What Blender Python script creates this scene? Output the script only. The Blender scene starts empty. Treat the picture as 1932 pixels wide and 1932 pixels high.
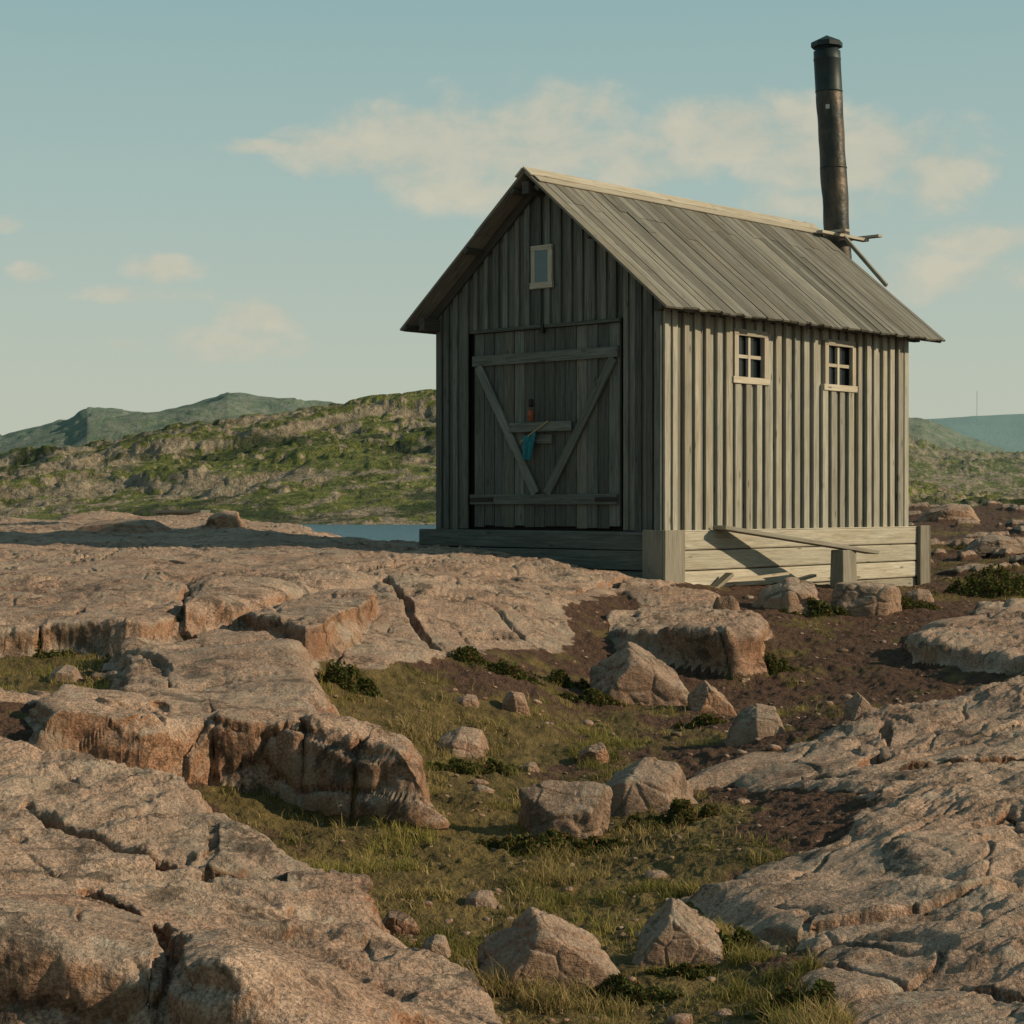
import bpy, math, random
import numpy as np
from mathutils import Vector, Matrix, noise as mnoise
random.seed(7); rng=np.random.default_rng(7)
F=3512.; CX=966.; HY=950.
sc=bpy.context.scene
sc.view_settings.view_transform='Standard'
try: sc.view_settings.look='None'
except Exception: pass
sc.view_settings.exposure=0

# ------------------------------------------------------------ node helpers
class NT:
    def __init__(s,nt): s.nt=nt; s.N=nt.nodes; s.L=nt.links
    def new(s,t,**k):
        n=s.N.new(t)
        for a,b in k.items(): setattr(n,a,b)
        return n
    def put(s,inp,v):
        if v is None: return
        if isinstance(v,bpy.types.NodeSocket): s.L.new(v,inp)
        else:
            if inp.type=='RGBA' and isinstance(v,(tuple,list)) and len(v)==3: v=(*v,1)
            inp.default_value=v
    def math(s,op,a,b=None,c=None,clamp=False):
        n=s.new('ShaderNodeMath',operation=op); n.use_clamp=clamp
        s.put(n.inputs[0],a)
        if b is not None: s.put(n.inputs[1],b)
        if c is not None: s.put(n.inputs[2],c)
        return n.outputs[0]
    def mix(s,f,a,b,mode='MIX'):
        n=s.new('ShaderNodeMix',data_type='RGBA',blend_type=mode); n.clamp_factor=True
        s.put(n.inputs[0],f); s.put(n.inputs[6],a); s.put(n.inputs[7],b); return n.outputs[2]
    def noise(s,vec,scale,detail=5,rough=.55,dist=0):
        n=s.new('ShaderNodeTexNoise'); s.put(n.inputs['Vector'],vec); n.inputs['Scale'].default_value=scale
        n.inputs['Detail'].default_value=detail; n.inputs['Roughness'].default_value=rough; n.inputs['Distortion'].default_value=dist
        return n.outputs['Fac']
    def mr(s,v,a,b,c,d,smooth=False):
        n=s.new('ShaderNodeMapRange'); n.clamp=True
        if smooth: n.interpolation_type='SMOOTHSTEP'
        s.put(n.inputs[0],v)
        for i,x in enumerate((a,b,c,d)): s.put(n.inputs[i+1],x)
        return n.outputs[0]
    def mapping(s,vec,scale=(1,1,1),loc=(0,0,0),rot=(0,0,0)):
        n=s.new('ShaderNodeMapping'); s.put(n.inputs[0],vec); n.inputs['Scale'].default_value=scale
        n.inputs['Location'].default_value=loc; n.inputs['Rotation'].default_value=rot; return n.outputs[0]
    def bump(s,h,strength,dist,normal=None):
        n=s.new('ShaderNodeBump'); n.inputs['Strength'].default_value=strength; n.inputs['Distance'].default_value=dist
        s.put(n.inputs['Height'],h)
        if normal is not None: s.put(n.inputs['Normal'],normal)
        return n.outputs[0]
def material(name):
    m=bpy.data.materials.new(name); m.use_nodes=True; m.node_tree.nodes.clear()
    T=NT(m.node_tree); out=T.new('ShaderNodeOutputMaterial'); b=T.new('ShaderNodeBsdfPrincipled')
    T.L.new(b.outputs[0],out.inputs[0]); T.out=out; T.b=b
    b.inputs['Roughness'].default_value=.9
    try: b.inputs['Specular IOR Level'].default_value=.2
    except Exception: pass
    return m,T

def rock_nodes(T):
    g=T.new('ShaderNodeNewGeometry'); pos=g.outputs['Position']
    sep=T.new('ShaderNodeSeparateXYZ'); T.L.new(g.outputs['Normal'],sep.inputs[0])
    n1=T.noise(pos,.8,4,.6); n2=T.noise(pos,7,6,.68); n3=T.noise(pos,75,2,.7); n4=T.noise(pos,3.3,8,.78,.4)
    col=T.mix(T.mr(n1,.35,.65,0,1),(.330,.222,.164),(.465,.340,.258))
    col=T.mix(T.mr(n2,.3,.7,0,1),T.mix(1.,col,(.60,.58,.57),'MULTIPLY'),T.mix(1.,col,(1.15,1.13,1.10),'MULTIPLY'))
    col=T.mix(T.mr(n3,.35,.65,0,1),T.mix(1.,col,(.58,.56,.54),'MULTIPLY'),T.mix(1.,col,(1.33,1.33,1.33),'MULTIPLY'))
    grey=T.noise(T.mapping(pos,loc=(13,7,3)),1.3,9,.74)
    col=T.mix(T.mr(grey,.48,.64,0,.6),col,(.30,.268,.212))
    pale=T.noise(T.mapping(pos,loc=(3,17,8)),4.5,7,.72)
    col=T.mix(T.mr(pale,.58,.66,0,.45),col,(.46,.42,.34))
    col=T.mix(T.mr(n4,.55,.62,0,.70),col,(.070,.060,.048))
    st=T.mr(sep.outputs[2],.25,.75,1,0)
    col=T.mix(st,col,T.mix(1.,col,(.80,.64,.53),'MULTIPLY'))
    str_=T.noise(T.mapping(pos,scale=(1.2,5,5),rot=(0,0,.5)),2.6,7,.72)
    h=T.math('ADD',T.math('MULTIPLY',n2,1.1),T.math('MULTIPLY',n3,.16))
    h=T.math('ADD',h,T.math('MULTIPLY',T.noise(pos,24,4,.7),.6))
    h=T.math('ADD',h,T.math('MULTIPLY',str_,1.5))
    h=T.math('SUBTRACT',h,T.mr(n4,.55,.62,0,.4))
    return col,h,pos,sep.outputs[2]

def mat_rock():
    m,T=material('granite'); col,h,pos,nz=rock_nodes(T)
    oi=T.new('ShaderNodeObjectInfo')
    col=T.mix(T.mr(oi.outputs['Random'],0,1,0,.45),col,(.27,.225,.18))
    T.put(T.b.inputs['Base Color'],col); T.put(T.b.inputs['Normal'],T.bump(h,.9,.032)); return m
def mat_ground():
    m,T=material('ground_rock_soil_grass'); col,h,pos,nz=rock_nodes(T)
    a=T.new('ShaderNodeAttribute',attribute_name='mask'); s=T.new('ShaderNodeSeparateColor'); T.L.new(a.outputs['Color'],s.inputs[0])
    R,G,B=s.outputs
    ns=T.noise(pos,11,6,.7); nf=T.noise(pos,60,3,.7)
    soil=T.mix(T.mr(ns,.3,.7,0,1),(.032,.018,.012),(.120,.064,.041))
    soil=T.mix(T.mr(nf,.5,.75,0,.5),soil,(.25,.17,.115))
    ng=T.noise(pos,5,6,.7)
    gr=T.mix(T.mr(ng,.35,.65,0,1),(.075,.058,.020),(.21,.150,.055))
    gr=T.mix(T.mr(nf,.4,.7,0,.5),gr,(.05,.038,.015))
    base=T.mix(G,soil,gr)
    rk=T.mr(T.math('ADD',R,T.math('MULTIPLY',T.math('SUBTRACT',ns,.5),.7)),.42,.56,0,1)
    c=T.mix(rk,base,col)
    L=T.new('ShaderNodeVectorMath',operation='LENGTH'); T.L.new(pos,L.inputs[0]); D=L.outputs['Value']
    nb=T.noise(pos,.09,8,.7); nc=T.noise(pos,.35,5,.7); nd=T.noise(T.mapping(pos,loc=(5,3,9)),.035,7,.68)
    frk=T.mix(T.mr(nc,.35,.65,0,1),(.15,.122,.085),(.35,.29,.205))
    fgr=T.mix(T.mr(nc,.35,.65,0,1),(.050,.068,.018),(.185,.195,.055))
    fm=T.mr(T.math('ADD',T.math('MULTIPLY',nb,1.0),T.math('MULTIPLY',R,.42)),.60,.73,0,1)
    fc=T.mix(fm,fgr,frk)
    fc=T.mix(T.mr(nd,.55,.60,0,.85),fc,(.026,.042,.014))
    hz=T.mr(D,450,1700,0,.82)  # distance haze painted into the base colour of the far hills
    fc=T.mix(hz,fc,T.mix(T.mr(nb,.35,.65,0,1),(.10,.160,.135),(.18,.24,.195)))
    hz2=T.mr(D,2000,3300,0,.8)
    fc=T.mix(hz2,fc,(.21,.33,.34))  # second haze tint painted onto the farthest ridges
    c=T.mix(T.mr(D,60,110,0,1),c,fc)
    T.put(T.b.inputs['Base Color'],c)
    hh=T.math('ADD',T.math('MULTIPLY',h,rk),T.math('MULTIPLY',T.math('ADD',ns,nf),T.math('SUBTRACT',1.,rk)))
    b1=T.bump(hh,.9,.036)
    T.put(T.b.inputs['Normal'],T.bump(T.math('MULTIPLY',T.math('ADD',nc,nb),T.mr(D,60,120,0,1)),.8,3.0,b1))
    return m
def mat_wood(name,c1,c2,streak=.6,rough=.85):
    m,T=material(name)
    uv=T.new('ShaderNodeUVMap'); uv.uv_map='UVMap'; v=uv.outputs[0]
    a=T.new('ShaderNodeAttribute',attribute_name='rnd'); s=T.new('ShaderNodeSeparateColor'); T.L.new(a.outputs['Color'],s.inputs[0])
    g1=T.noise(T.mapping(v,scale=(45,1.6,1)),1,6,.65,.3); g2=T.noise(T.mapping(v,scale=(160,5,1)),1,4,.6); g3=T.noise(T.mapping(v,scale=(6,1.1,1)),1,5,.6)
    col=T.mix(T.mr(g1,.3,.7,0,1),c1,c2)
    col=T.mix(T.mr(g2,.45,.7,0,streak),col,T.mix(1.,col,(.4,.38,.36),'MULTIPLY'))
    col=T.mix(T.mr(g3,.45,.7,0,.5),col,T.mix(1.,col,(.74,.66,.56),'MULTIPLY'))
    vo=T.new('ShaderNodeTexVoronoi'); T.put(vo.inputs['Vector'],T.mapping(v,scale=(9,2.2,1))); vo.inputs['Scale'].default_value=1
    col=T.mix(T.mr(vo.outputs['Distance'],.05,.14,.75,0),col,(.045,.035,.026))
    k=T.mr(s.outputs[0],0,1,.58,1.28)
    cc=T.new('ShaderNodeCombineColor')
    for i in range(3): T.put(cc.inputs[i],k)
    col=T.mix(1.,col,cc.outputs[0],'MULTIPLY')
    col=T.mix(T.mr(s.outputs[1],.5,1,0,.35),col,T.mix(1.,col,(1.12,.95,.75),'MULTIPLY'))
    T.put(T.b.inputs['Base Color'],col); T.b.inputs['Roughness'].default_value=rough
    T.put(T.b.inputs['Normal'],T.bump(T.math('ADD',g1,T.math('MULTIPLY',g2,.6)),.6,.006))
    return m
def mat_plain(name,c,rough=.7,metal=0,var=.3,scale=6):
    m,T=material(name); g=T.new('ShaderNodeNewGeometry'); n=T.noise(g.outputs['Position'],scale,7,.7)
    col=T.mix(T.mr(n,.3,.7,0,1),tuple(x*(1-var) for x in c),tuple(x*(1+var) for x in c))
    T.put(T.b.inputs['Base Color'],col); T.b.inputs['Roughness'].default_value=rough; T.b.inputs['Metallic'].default_value=metal
    T.put(T.b.inputs['Normal'],T.bump(n,.3,.01)); return m,T

# ------------------------------------------------------------ numpy noise
def h2(ix,iy,seed):
    h=(ix.astype(np.int64)*374761393+iy.astype(np.int64)*668265263+seed*974634777)&0xFFFFFFFF
    h=((h^(h>>13))*1274126177)&0xFFFFFFFF
    h=((h^(h>>16))*2246822519)&0xFFFFFFFF
    return ((h^(h>>15))&0xFFFFFF)/float(0xFFFFFF)
def pn(x,y,seed=0):
    ix=np.floor(x); iy=np.floor(y); fx=x-ix; fy=y-iy
    u=fx*fx*fx*(fx*(fx*6-15)+10); v=fy*fy*fy*(fy*(fy*6-15)+10)
    def g(dx,dy):
        a=h2(ix+dx,iy+dy,seed)*2*np.pi
        return np.cos(a)*(fx-dx)+np.sin(a)*(fy-dy)
    a=g(0,0);b=g(1,0);c=g(0,1);d=g(1,1)
    return 1.5*((a+(b-a)*u)*(1-v)+(c+(d-c)*u)*v)
def fbm(x,y,o=4,seed=0,gain=.5):
    r=0;a=1.
    for i in range(o): r=r+a*pn(x*2**i+i*17.3,y*2**i-i*9.1,seed+i); a*=gain
    return r
def ridged(x,y,o=4,seed=0,gain=.5):
    r=0;a=1.
    for i in range(o): r=r+a*(1-2*np.abs(pn(x*2**i+i*7.7,y*2**i+i*3.1,seed+i))); a*=gain
    return r
def voro(x,y,seed=0):
    ix=np.floor(x); iy=np.floor(y); f1=np.full(x.shape,9.);f2=np.full(x.shape,9.);idv=np.zeros(x.shape)
    for dx in(-1,0,1):
        for dy in(-1,0,1):
            cx=ix+dx;cy=iy+dy
            d=np.hypot(cx+h2(cx,cy,seed)-x,cy+h2(cx,cy,seed+1)-y); r=h2(cx,cy,seed+2)
            n=d<f1; f2=np.where(n,f1,np.minimum(f2,d)); idv=np.where(n,r,idv); f1=np.where(n,d,f1)
    return f1,f2,idv
def ss(a,b,x):
    t=np.clip((x-a)/(b-a),0,1); return t*t*(3-2*t)

# ------------------------------------------------------------ terrain definition
rows=[
(.5,[(-3000,-1.6),(5000,-1.6)]),
(3.6,[(-3000,-1.6),(5000,-1.6)]),
(4.5,[(-3000,-1.5),(0,-1.66),(700,-1.70),(1000,-1.75),(1400,-1.75),(1932,-1.62),(5000,-1.5)]),
(6,[(-3000,-1.3),(0,-1.4),(600,-1.6),(800,-1.7),(1000,-1.75),(1300,-1.74),(1600,-1.64),(1932,-1.58),(5000,-1.3)]),
(7.5,[(-3000,-1.1),(0,-1.4),(500,-1.6),(650,-1.70),(900,-1.76),(1200,-1.76),(1500,-1.66),(1932,-1.52),(5000,-1.2)]),
(9,[(-3000,-1.0),(0,-1.35),(300,-1.56),(500,-1.66),(800,-1.71),(1100,-1.74),(1350,-1.66),(1932,-1.43),(5000,-1.1)]),
(10.3,[(-3000,-.9),(0,-1.12),(300,-1.4),(600,-1.60),(850,-1.65),(1100,-1.70),(1350,-1.62),(1600,-1.5),(1932,-1.36),(5000,-1.)]),
(12,[(-3000,-.8),(0,-1.0),(300,-1.04),(500,-1.15),(620,-1.4),(800,-1.57),(1100,-1.64),(1400,-1.56),(1700,-1.42),(1932,-1.28),(5000,-1)]),
(13,[(-3000,-.75),(0,-.96),(400,-1.0),(560,-1.08),(660,-1.2),(850,-1.35),(1100,-1.55),(1400,-1.54),(1700,-1.42),(1932,-1.28),(5000,-1)]),
(14.5,[(-3000,-.7),(0,-.88),(400,-.92),(700,-.98),(900,-1.1),(1100,-1.36),(1400,-1.5),(1700,-1.4),(1932,-1.28),(5000,-1)]),
(17,[(-3000,-.6),(0,-.66),(400,-.67),(800,-.7),(1000,-.86),(1200,-1.12),(1500,-1.24),(1800,-1.2),(5000,-1)]),
(20,[(-3000,-.5),(0,-.48),(400,-.48),(800,-.53),(1000,-.60),(1222,-.76),(1400,-.95),(1600,-1.0),(1932,-1.08),(5000,-1)]),
(24,[(-3000,-.4),(0,-.40),(400,-.42),(600,-.50),(800,-.54),(1250,-.8),(1740,-1.06),(1932,-.95),(5000,-.9)]),
(30,[(-3000,-.2),(0,-.27),(200,-.27),(400,-.32),(560,-.48),(650,-.64),(800,-.68),(1250,-.7),(1740,-.78),(1932,-.7),(5000,-.6)]),
(36,[(-3000,-.8),(0,-.9),(600,-1.3),(1000,-1.4),(1500,-.6),(1740,-.42),(1932,-.42),(5000,-.3)]),
(45,[(-3000,-2.5),(600,-3.2),(1200,-3.0),(1600,-.3),(1740,-.0),(1932,.04),(5000,.1)]),
(60,[(-3000,-5),(1200,-5),(1700,-2.5),(5000,-2.5)]),
(75,[(-3000,-6),(1200,-6),(1700,-5),(5000,-5)]),
]
PXG=np.linspace(-3000,5000,401); LG=np.linspace(math.log(.5),math.log(75),560)
tab=np.array([np.interp(PXG,[p for p,_ in r],[z for _,z in r]) for _,r in rows])
lr=np.log([r[0] for r in rows])
TB=np.array([np.interp(LG,lr,tab[:,i]) for i in range(len(PXG))])
def blur(A,ax,n):
    k=np.ones(2*n+1)/(2*n+1); P=np.pad(A,[(n,n) if a==ax else (0,0) for a in(0,1)],mode='edge')
    return np.apply_along_axis(lambda v:np.convolve(v,k,'valid'),ax,P)
for _ in range(2): TB=blur(TB,0,1); TB=blur(TB,1,3)
def sampT(X,Y):
    px=CX+F*X/Y; L=np.log(np.maximum(Y,.5))
    a=np.clip((px-PXG[0])/(PXG[1]-PXG[0]),0,len(PXG)-1.001); b=np.clip((L-LG[0])/(LG[1]-LG[0]),0,len(LG)-1.001)
    i=a.astype(int);j=b.astype(int);fa=a-i;fb=b-j
    return (TB[i,j]*(1-fa)+TB[i+1,j]*fa)*(1-fb)+(TB[i,j+1]*(1-fa)+TB[i+1,j+1]*fa)*fb
def W3(px,py,z):
    Y=-z*F/(py-HY); return ((px-CX)/F*Y,Y,z)
plates=[ # polygon (px,py,z) , steep, round
 ([(60,1345,-1.08),(250,1352,-1.11),(400,1352,-1.15),(550,1364,-1.18),(680,1402,-1.25),(770,1428,-1.31),(785,1400,-1.28),(700,1368,-1.23),(640,1335,-1.16),(540,1303,-1.10),(300,1290,-1.04),(60,1290,-1.02)],3.4,.018),
 ([(480,1162,-.84),(585,1182,-.86),(640,1150,-.80),(705,1115,-.74),(600,1112,-.72),(520,1130,-.76)],3.6,.012),
 ([(240,1215,-.96),(400,1180,-.88),(500,1190,-.90),(570,1212,-.93),(600,1270,-1.03),(600,1300,-1.08),(400,1300,-1.08),(200,1285,-1.04)],2.6,.03),
 ([(-300,1180,-.83),(150,1178,-.83),(250,1175,-.82),(338,1160,-.79),(342,1095,-.66),(250,1060,-.58),(150,1052,-.56),(-300,1045,-.54)],3.2,.025),
 ([(360,1140,-.74),(440,1125,-.70),(560,1100,-.66),(700,1085,-.64),(500,1060,-.58),(370,1080,-.62)],2.0,.05),
 ([(-900,1400,-1.0),(0,1385,-1.07),(180,1425,-1.13),(330,1462,-1.17),(485,1535,-1.26),(655,1638,-1.40),(725,1695,-1.45),(815,1770,-1.48),(955,1880,-1.53),(1030,1990,-1.58),(920,2120,-1.54),(600,2000,-1.34),(340,1830,-1.17),(322,1790,-1.13),(0,1722,-1.06),(-900,1640,-.98)],3.0,.03),
 ([(1140,1162,-1.03),(1170,1185,-1.06),(1280,1190,-1.05),(1360,1196,-1.06),(1430,1198,-1.08),(1435,1160,-1.03),(1300,1118,-.95),(1180,1108,-.86)],3.2,.03),
 ([(1730,1205,-1.12),(1830,1222,-1.14),(1932,1232,-1.14),(2500,1260,-1.1),(2500,1130,-.95),(1850,1140,-1.0),(1760,1165,-1.05)],2.5,.04),
 ([(1285,1665,-1.66),(1400,1700,-1.65),(1480,1745,-1.64),(1540,1775,-1.63),(1600,1850,-1.62),(1700,1950,-1.59),(1800,2200,-1.5),(3000,2200,-1.4),(3000,1640,-1.3),(1800,1640,-1.5),(1500,1625,-1.58)],1.3,.05),
 ([(1300,1470,-1.59),(1420,1455,-1.55),(1560,1500,-1.53),(1640,1580,-1.53),(1720,1625,-1.51),(3000,1640,-1.3),(3000,1300,-1.1),(1932,1290,-1.2),(1700,1340,-1.37),(1420,1410,-1.55)],1.0,.05),
 ([(118,1000,-.40),(330,1008,-.46),(470,1000,-.42),(640,1008,-.53),(560,988,-.36),(380,968,-.18),(360,972,-.2),(120,968,-.16)],1.5,.04),
]
PL=[]
for poly,st,rd in plates:
    P=np.array([W3(*p) for p in poly]); PL.append((P[:,:2],P[:,2],st,rd))
def PY(l): return np.array([((p-CX)/F*y,y) for p,y in l])
baseR=[PY([(-3000,60),(-3000,8.5),(-300,9),(60,10.5),(500,11.5),(575,12.0),(620,13.2),(700,13.2),(830,13.8),(900,14.4),(1060,15.5),(1080,16.8),(1130,18),(1230,19.3),(1290,20),(1290,24),(1200,60)]),
       PY([(1400,11.0),(1500,11.6),(1700,12.3),(1932,13.2),(3000,15),(3000,3),(1720,3),(1700,5.3),(1600,6.1),(1490,7.0),(1320,7.9),(1350,8.3),(1570,8.7),(1640,9.4),(1500,10.3)])]
notR=[PY([(-600,12.9),(60,12.9),(200,13.2),(250,12.7),(180,11.9),(230,11.35),(60,11.2),(-600,11.2)]),PY([(350,14.0),(440,14.3),(470,13.6),(370,13.2)]),PY([(1780,8.2),(1900,8.6),(2100,8.0),(1900,7.3),(1780,7.4)])]
cracks=[PY([(330,4.3),(328,5.0),(300,5.6),(180,6.3)]),PY([(346,15.2),(350,13.0)]),PY([(405,10.6),(402,9.6)]),PY([(565,10.2),(568,9.2)]),PY([(690,9.9),(640,9.2)]),PY([(700,17.5),(760,16),(820,14.2)]),PY([(640,13.6),(600,12.6)]),PY([(1220,20),(1040,17.5),(900,18)]),PY([(60,7.4),(300,6.8),(520,6.9)])]
def segd(x,y,A,B):
    ex,ey=B-A; t=np.clip(((x-A[0])*ex+(y-A[1])*ey)/(ex*ex+ey*ey),0,1); return np.hypot(x-A[0]-t*ex,y-A[1]-t*ey)
def psd(P,x,y):
    d=np.full(x.shape,1e9); ins=np.zeros(x.shape,bool); n=len(P)
    for i in range(n):
        ax,ay=P[i];bx,by=P[(i+1)%n]
        d=np.minimum(d,segd(x,y,P[i],P[(i+1)%n]))
        if ay!=by: ins^=((ay>y)!=(by>y))&(x<(bx-ax)*(y-ay)/(by-ay)+ax)
    return np.where(ins,-d,d)
grassblobs=[(640,12.9,.5,1.2),(700,12.4,.6,1),(800,12,.7,1),(950,12.4,.7,.7),(1100,12,.7,.6),(870,11,.6,1),(900,10.2,.8,1),(1000,9.5,.8,1),(750,8.9,.7,1),(600,8.7,.6,1),(900,8.3,.8,1),(1100,8.6,.7,1),(1250,8.8,.5,.8),(1050,7.7,.7,1),(1200,7.2,.5,.9),(1350,6.5,.45,1),(1250,6.2,.4,.9),(1100,6.6,.4,.7),(1550,5.4,.4,.9),(1430,5.9,.35,.9),(1430,15.6,.4,1.2),(1270,9.6,.35,1),(1900,22,1.2,1.1),(1850,26,1.2,.7),(1520,17.8,.5,1.),(400,13.8,.4,1),(100,12.2,.8,.9),(-100,12,.8,.8),(0,13.2,.6,.6),(1250,12.9,.7,.6),(230,19,.6,.8),(1530,12.9,.5,.6),(980,13.6,.5,.5),(280,8.6,.3,1.0),(30,33,2,.9)]
def hillprof(px,pts): return np.interp(px,[p for p,_ in pts],[y for _,y in pts])
H1=[(-3000,900),(-400,880),(0,868),(100,854),(250,830),(400,808),(550,795),(700,770),(820,760),(1000,755),(1250,790),(1500,870),(1700,915),(1800,940),(5000,945)]
H1b=[(-3000,960),(900,950),(1300,870),(1600,836),(1712,832),(1780,846),(1860,858),(1932,860),(2500,850),(5000,850)]
H2=[(-3000,880),(-400,860),(-100,840),(0,835),(70,815),(130,802),(165,780),(230,772),(300,770),(380,759),(430,751),(490,761),(600,764),(700,768),(820,762),(1300,780),(1700,792),(1740,798),(1800,825),(1880,852),(2000,880),(5000,900)]
H3=[(-3000,905),(1200,880),(1600,815),(1740,798),(1830,790),(1932,783),(2300,772),(5000,780)]
def terrain(X,Y):
    X=np.asarray(X,float);Y=np.asarray(Y,float)
    z=np.zeros(X.shape);rock=np.zeros(X.shape);gr=np.zeros(X.shape)
    n=Y<76
    if n.any():
        x=X[n];y=Y[n]; z0=sampT(x,y); rk=np.zeros(x.shape)
        wx=x+.14*fbm(x*1.1,y*1.1,2,11,.4); wy=y+.14*fbm(x*1.1,y*1.1,2,31,.4)
        f1,f2,idv=voro(wx/.6+3,wy/.6,5); jit=(idv-.5)*.06*ss(0,.3,f2-f1)
        en=.06*fbm(x*5,y*5,3,13)
        for P in baseR: rk=np.maximum(rk,ss(.12,-.12,psd(P,wx,wy)+jit*1.5+en))
        for P in notR:
            nn_=ss(.10,-.10,psd(P,wx,wy)+2.2*en); rk=rk*(1-nn_); z0=z0-.05*nn_
        z0=z0+.05*fbm(x*.45,y*.45,3,71)*ss(3,6,y)*(1-.6*ss(22,26,y))
        for P,Z,st,rd in PL:
            lo=P.min(0)-1.0;hi=P.max(0)+1.0
            q=(x>lo[0])&(x<hi[0])&(y>lo[1])&(y<hi[1])
            if not q.any(): continue
            xx=x[q];yy=y[q]; sd=psd(P,wx[q],wy[q])+jit[q]
            wsum=0;ts=0
            for (a,b),c in zip(P,Z):
                w=1/((xx-a)**2+(yy-b)**2+.02)**1.5; wsum=wsum+w; ts=ts+w*c
            top=ts/wsum
            drop=np.logaddexp(0,sd/rd)*rd*st
            zp=top-drop
            zz=z0[q]; k=.015
            rk[q]=np.maximum(rk[q],ss(-.05,.01,zp-zz))
            m=np.maximum(zz,zp); z0[q]=m+k*np.exp(-np.abs(zz-zp)/k)*.69
        c,s=math.cos(.5),math.sin(.5); rx=wx*c+wy*s; ry=-wx*s+wy*c
        a1,a2,ia=voro(rx/1.9,ry/1.2,40); e=a2-a1
        cm=ss(-.15,.3,fbm(x*.35,y*.35,2,50))
        rough=ss(-.3,.5,fbm(x*.4+5,y*.4,3,55)+.45*ss(.8,2.5,x))
        det=.055*fbm(x*.7,y*.7,3,60)+(.012+.017*rough)*ridged(rx*.9,ry*3.4,5,65,.56)-.014+(.006+.010*rough)*fbm(x*6,y*6,4,80,.56)
        crack=np.exp(-(e/.018)**2)*cm
        det+=(ia-.5)*.05*cm*ss(0,.05,e)-.07*crack
        b1_,b2_,ib=voro(rx/.75+.25*fbm(x*2,y*2,2,44),ry/.34+.25*fbm(x*2,y*2,2,46),47); e3=b2_-b1_; cm3=ss(.0,.35,fbm(x*.55+3,y*.55,3,48)+.15*ss(.8,2.5,x))
        det+=((ib-.5)*.028*ss(0,.12,e3)-.022*np.exp(-(e3/.05)**2))*cm3
        cwx=x+.05*fbm(x*2,y*2,3,81);cwy=y+.05*fbm(x*2,y*2,3,83)
        for cl_ in cracks:
            dd=np.full(x.shape,9.)
            for i in range(len(cl_)-1): dd=np.minimum(dd,segd(cwx,cwy,cl_[i],cl_[i+1]))
            ck=np.exp(-(dd/.022)**2); det-=.10*ck; crack=np.maximum(crack,ck)
        e2=f2-f1; cm2=ss(.05,.45,fbm(x*.8,y*.8,2,90)); det+=-.025*np.exp(-(e2/.04)**2)*cm2
        pit=ss(.55,.85,fbm(x*2.2,y*2.2,4,97)); det-=.03*pit
        sd2=.03*fbm(x*2.5,y*2.5,4,100)+.012*fbm(x*14,y*14,3,110)-.02
        fade=ss(60,35,y)
        z[n]=z0+(det*rk+sd2*(1-rk))*fade
        g=np.zeros(x.shape)
        for p,yy,r,w in grassblobs:
            a=(p-CX)/F*yy; g+=w*np.exp(-(((x-a)**2+((y-yy)*.7)**2)/(r*r)))
        gn=fbm(x*1.8,y*1.8,5,120,.6)
        g=ss(.30,.85,g*.80+gn*.95)
        g=np.maximum(g,.9*ss(.35,.6,fbm(x*.6,y*.6,4,130)+.0)*ss(24,30,y))
        rk=rk*(1-.9*ss(.25,.5,fbm(x*.5+9,y*.5,4,140))*ss(34,40,y))
        gr[n]=g; rock[n]=rk*(1-.7*crack*ss(-.1,.3,gn))*(1-.55*pit*ss(.0,.4,fbm(x*.7,y*.7,2,150)))
        rr=ss(.3,.45,fbm(x*.55,y*.8,4,160))*ss(22,26,y)*ss(5,6.5,x); rock[n]=np.maximum(rock[n],rr); z[n]+=rr*.12
    f=Y>=50
    if f.any():
        x=X[f];y=Y[f];px=CX+F*x/y
        def hill(pts,Yc,y0,back):
            zt=(HY-hillprof(px,pts))/F*Yc
            up=ss(y0,Yc,y); dn=1-ss(Yc,back,y)
            return up*dn,zt
        zf=np.full(x.shape,-6.)
        wx=x+6*fbm(x*.03,y*.03,3,205); wy=y+6*fbm(x*.03,y*.03,3,207)
        A=fbm(wx*.018,wy*.030,4,210); Bn=fbm(wx*.05,wy*.08,4,220); Cn=fbm(x*.16,y*.2,3,226)
        bumps=2.2*ss(-.15,.25,A)-1.1+1.5*A+1.1*ss(-.05,.18,Bn)-.5+.75*ss(.0,.2,Cn)+.6*Bn
        m1,t1=hill(H1,470,215,800); base1=-6+(t1+6)*(1-(1-m1)**1.35)
        zf=np.maximum(zf,base1+np.minimum(m1*2.2,1)*bumps*.75-.9)
        m4,t4=hill(H1b,900,420,1300); zf=np.maximum(zf,-6+(t4+6)*m4+m4*(.9*bumps-1))
        m2,t2=hill(H2,1700,900,2400); zf=np.maximum(zf,-8+(t2+8)*m2+m2*(11*fbm(x*.006,y*.006,5,230,.5)+2.5*ss(0,.2,fbm(x*.012,y*.014,4,235))-4))
        m3,t3=hill(H3,3600,2500,5200); zf=np.maximum(zf,-8+(t3+8)*m3+m3*12*fbm(x*.002,y*.002,5,240,.45))
        zn=np.where(y<76,z[f],0); t=ss(55,75,y)
        z[f]=zn*(1-t)+zf*t
        ed=lambda v,c,w_: np.exp(-((v-c)/w_)**2)
        r=np.clip(.7*ed(A,.03,.12)+.8*ed(Bn,.05,.08)+.6*ed(Cn,.08,.1)+.3*ss(.0,.4,fbm(x*.03,y*.03,4,250)),0,1)
        rock[f]=np.where(y>70,r,rock[f])
    return z,rock,gr

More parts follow.
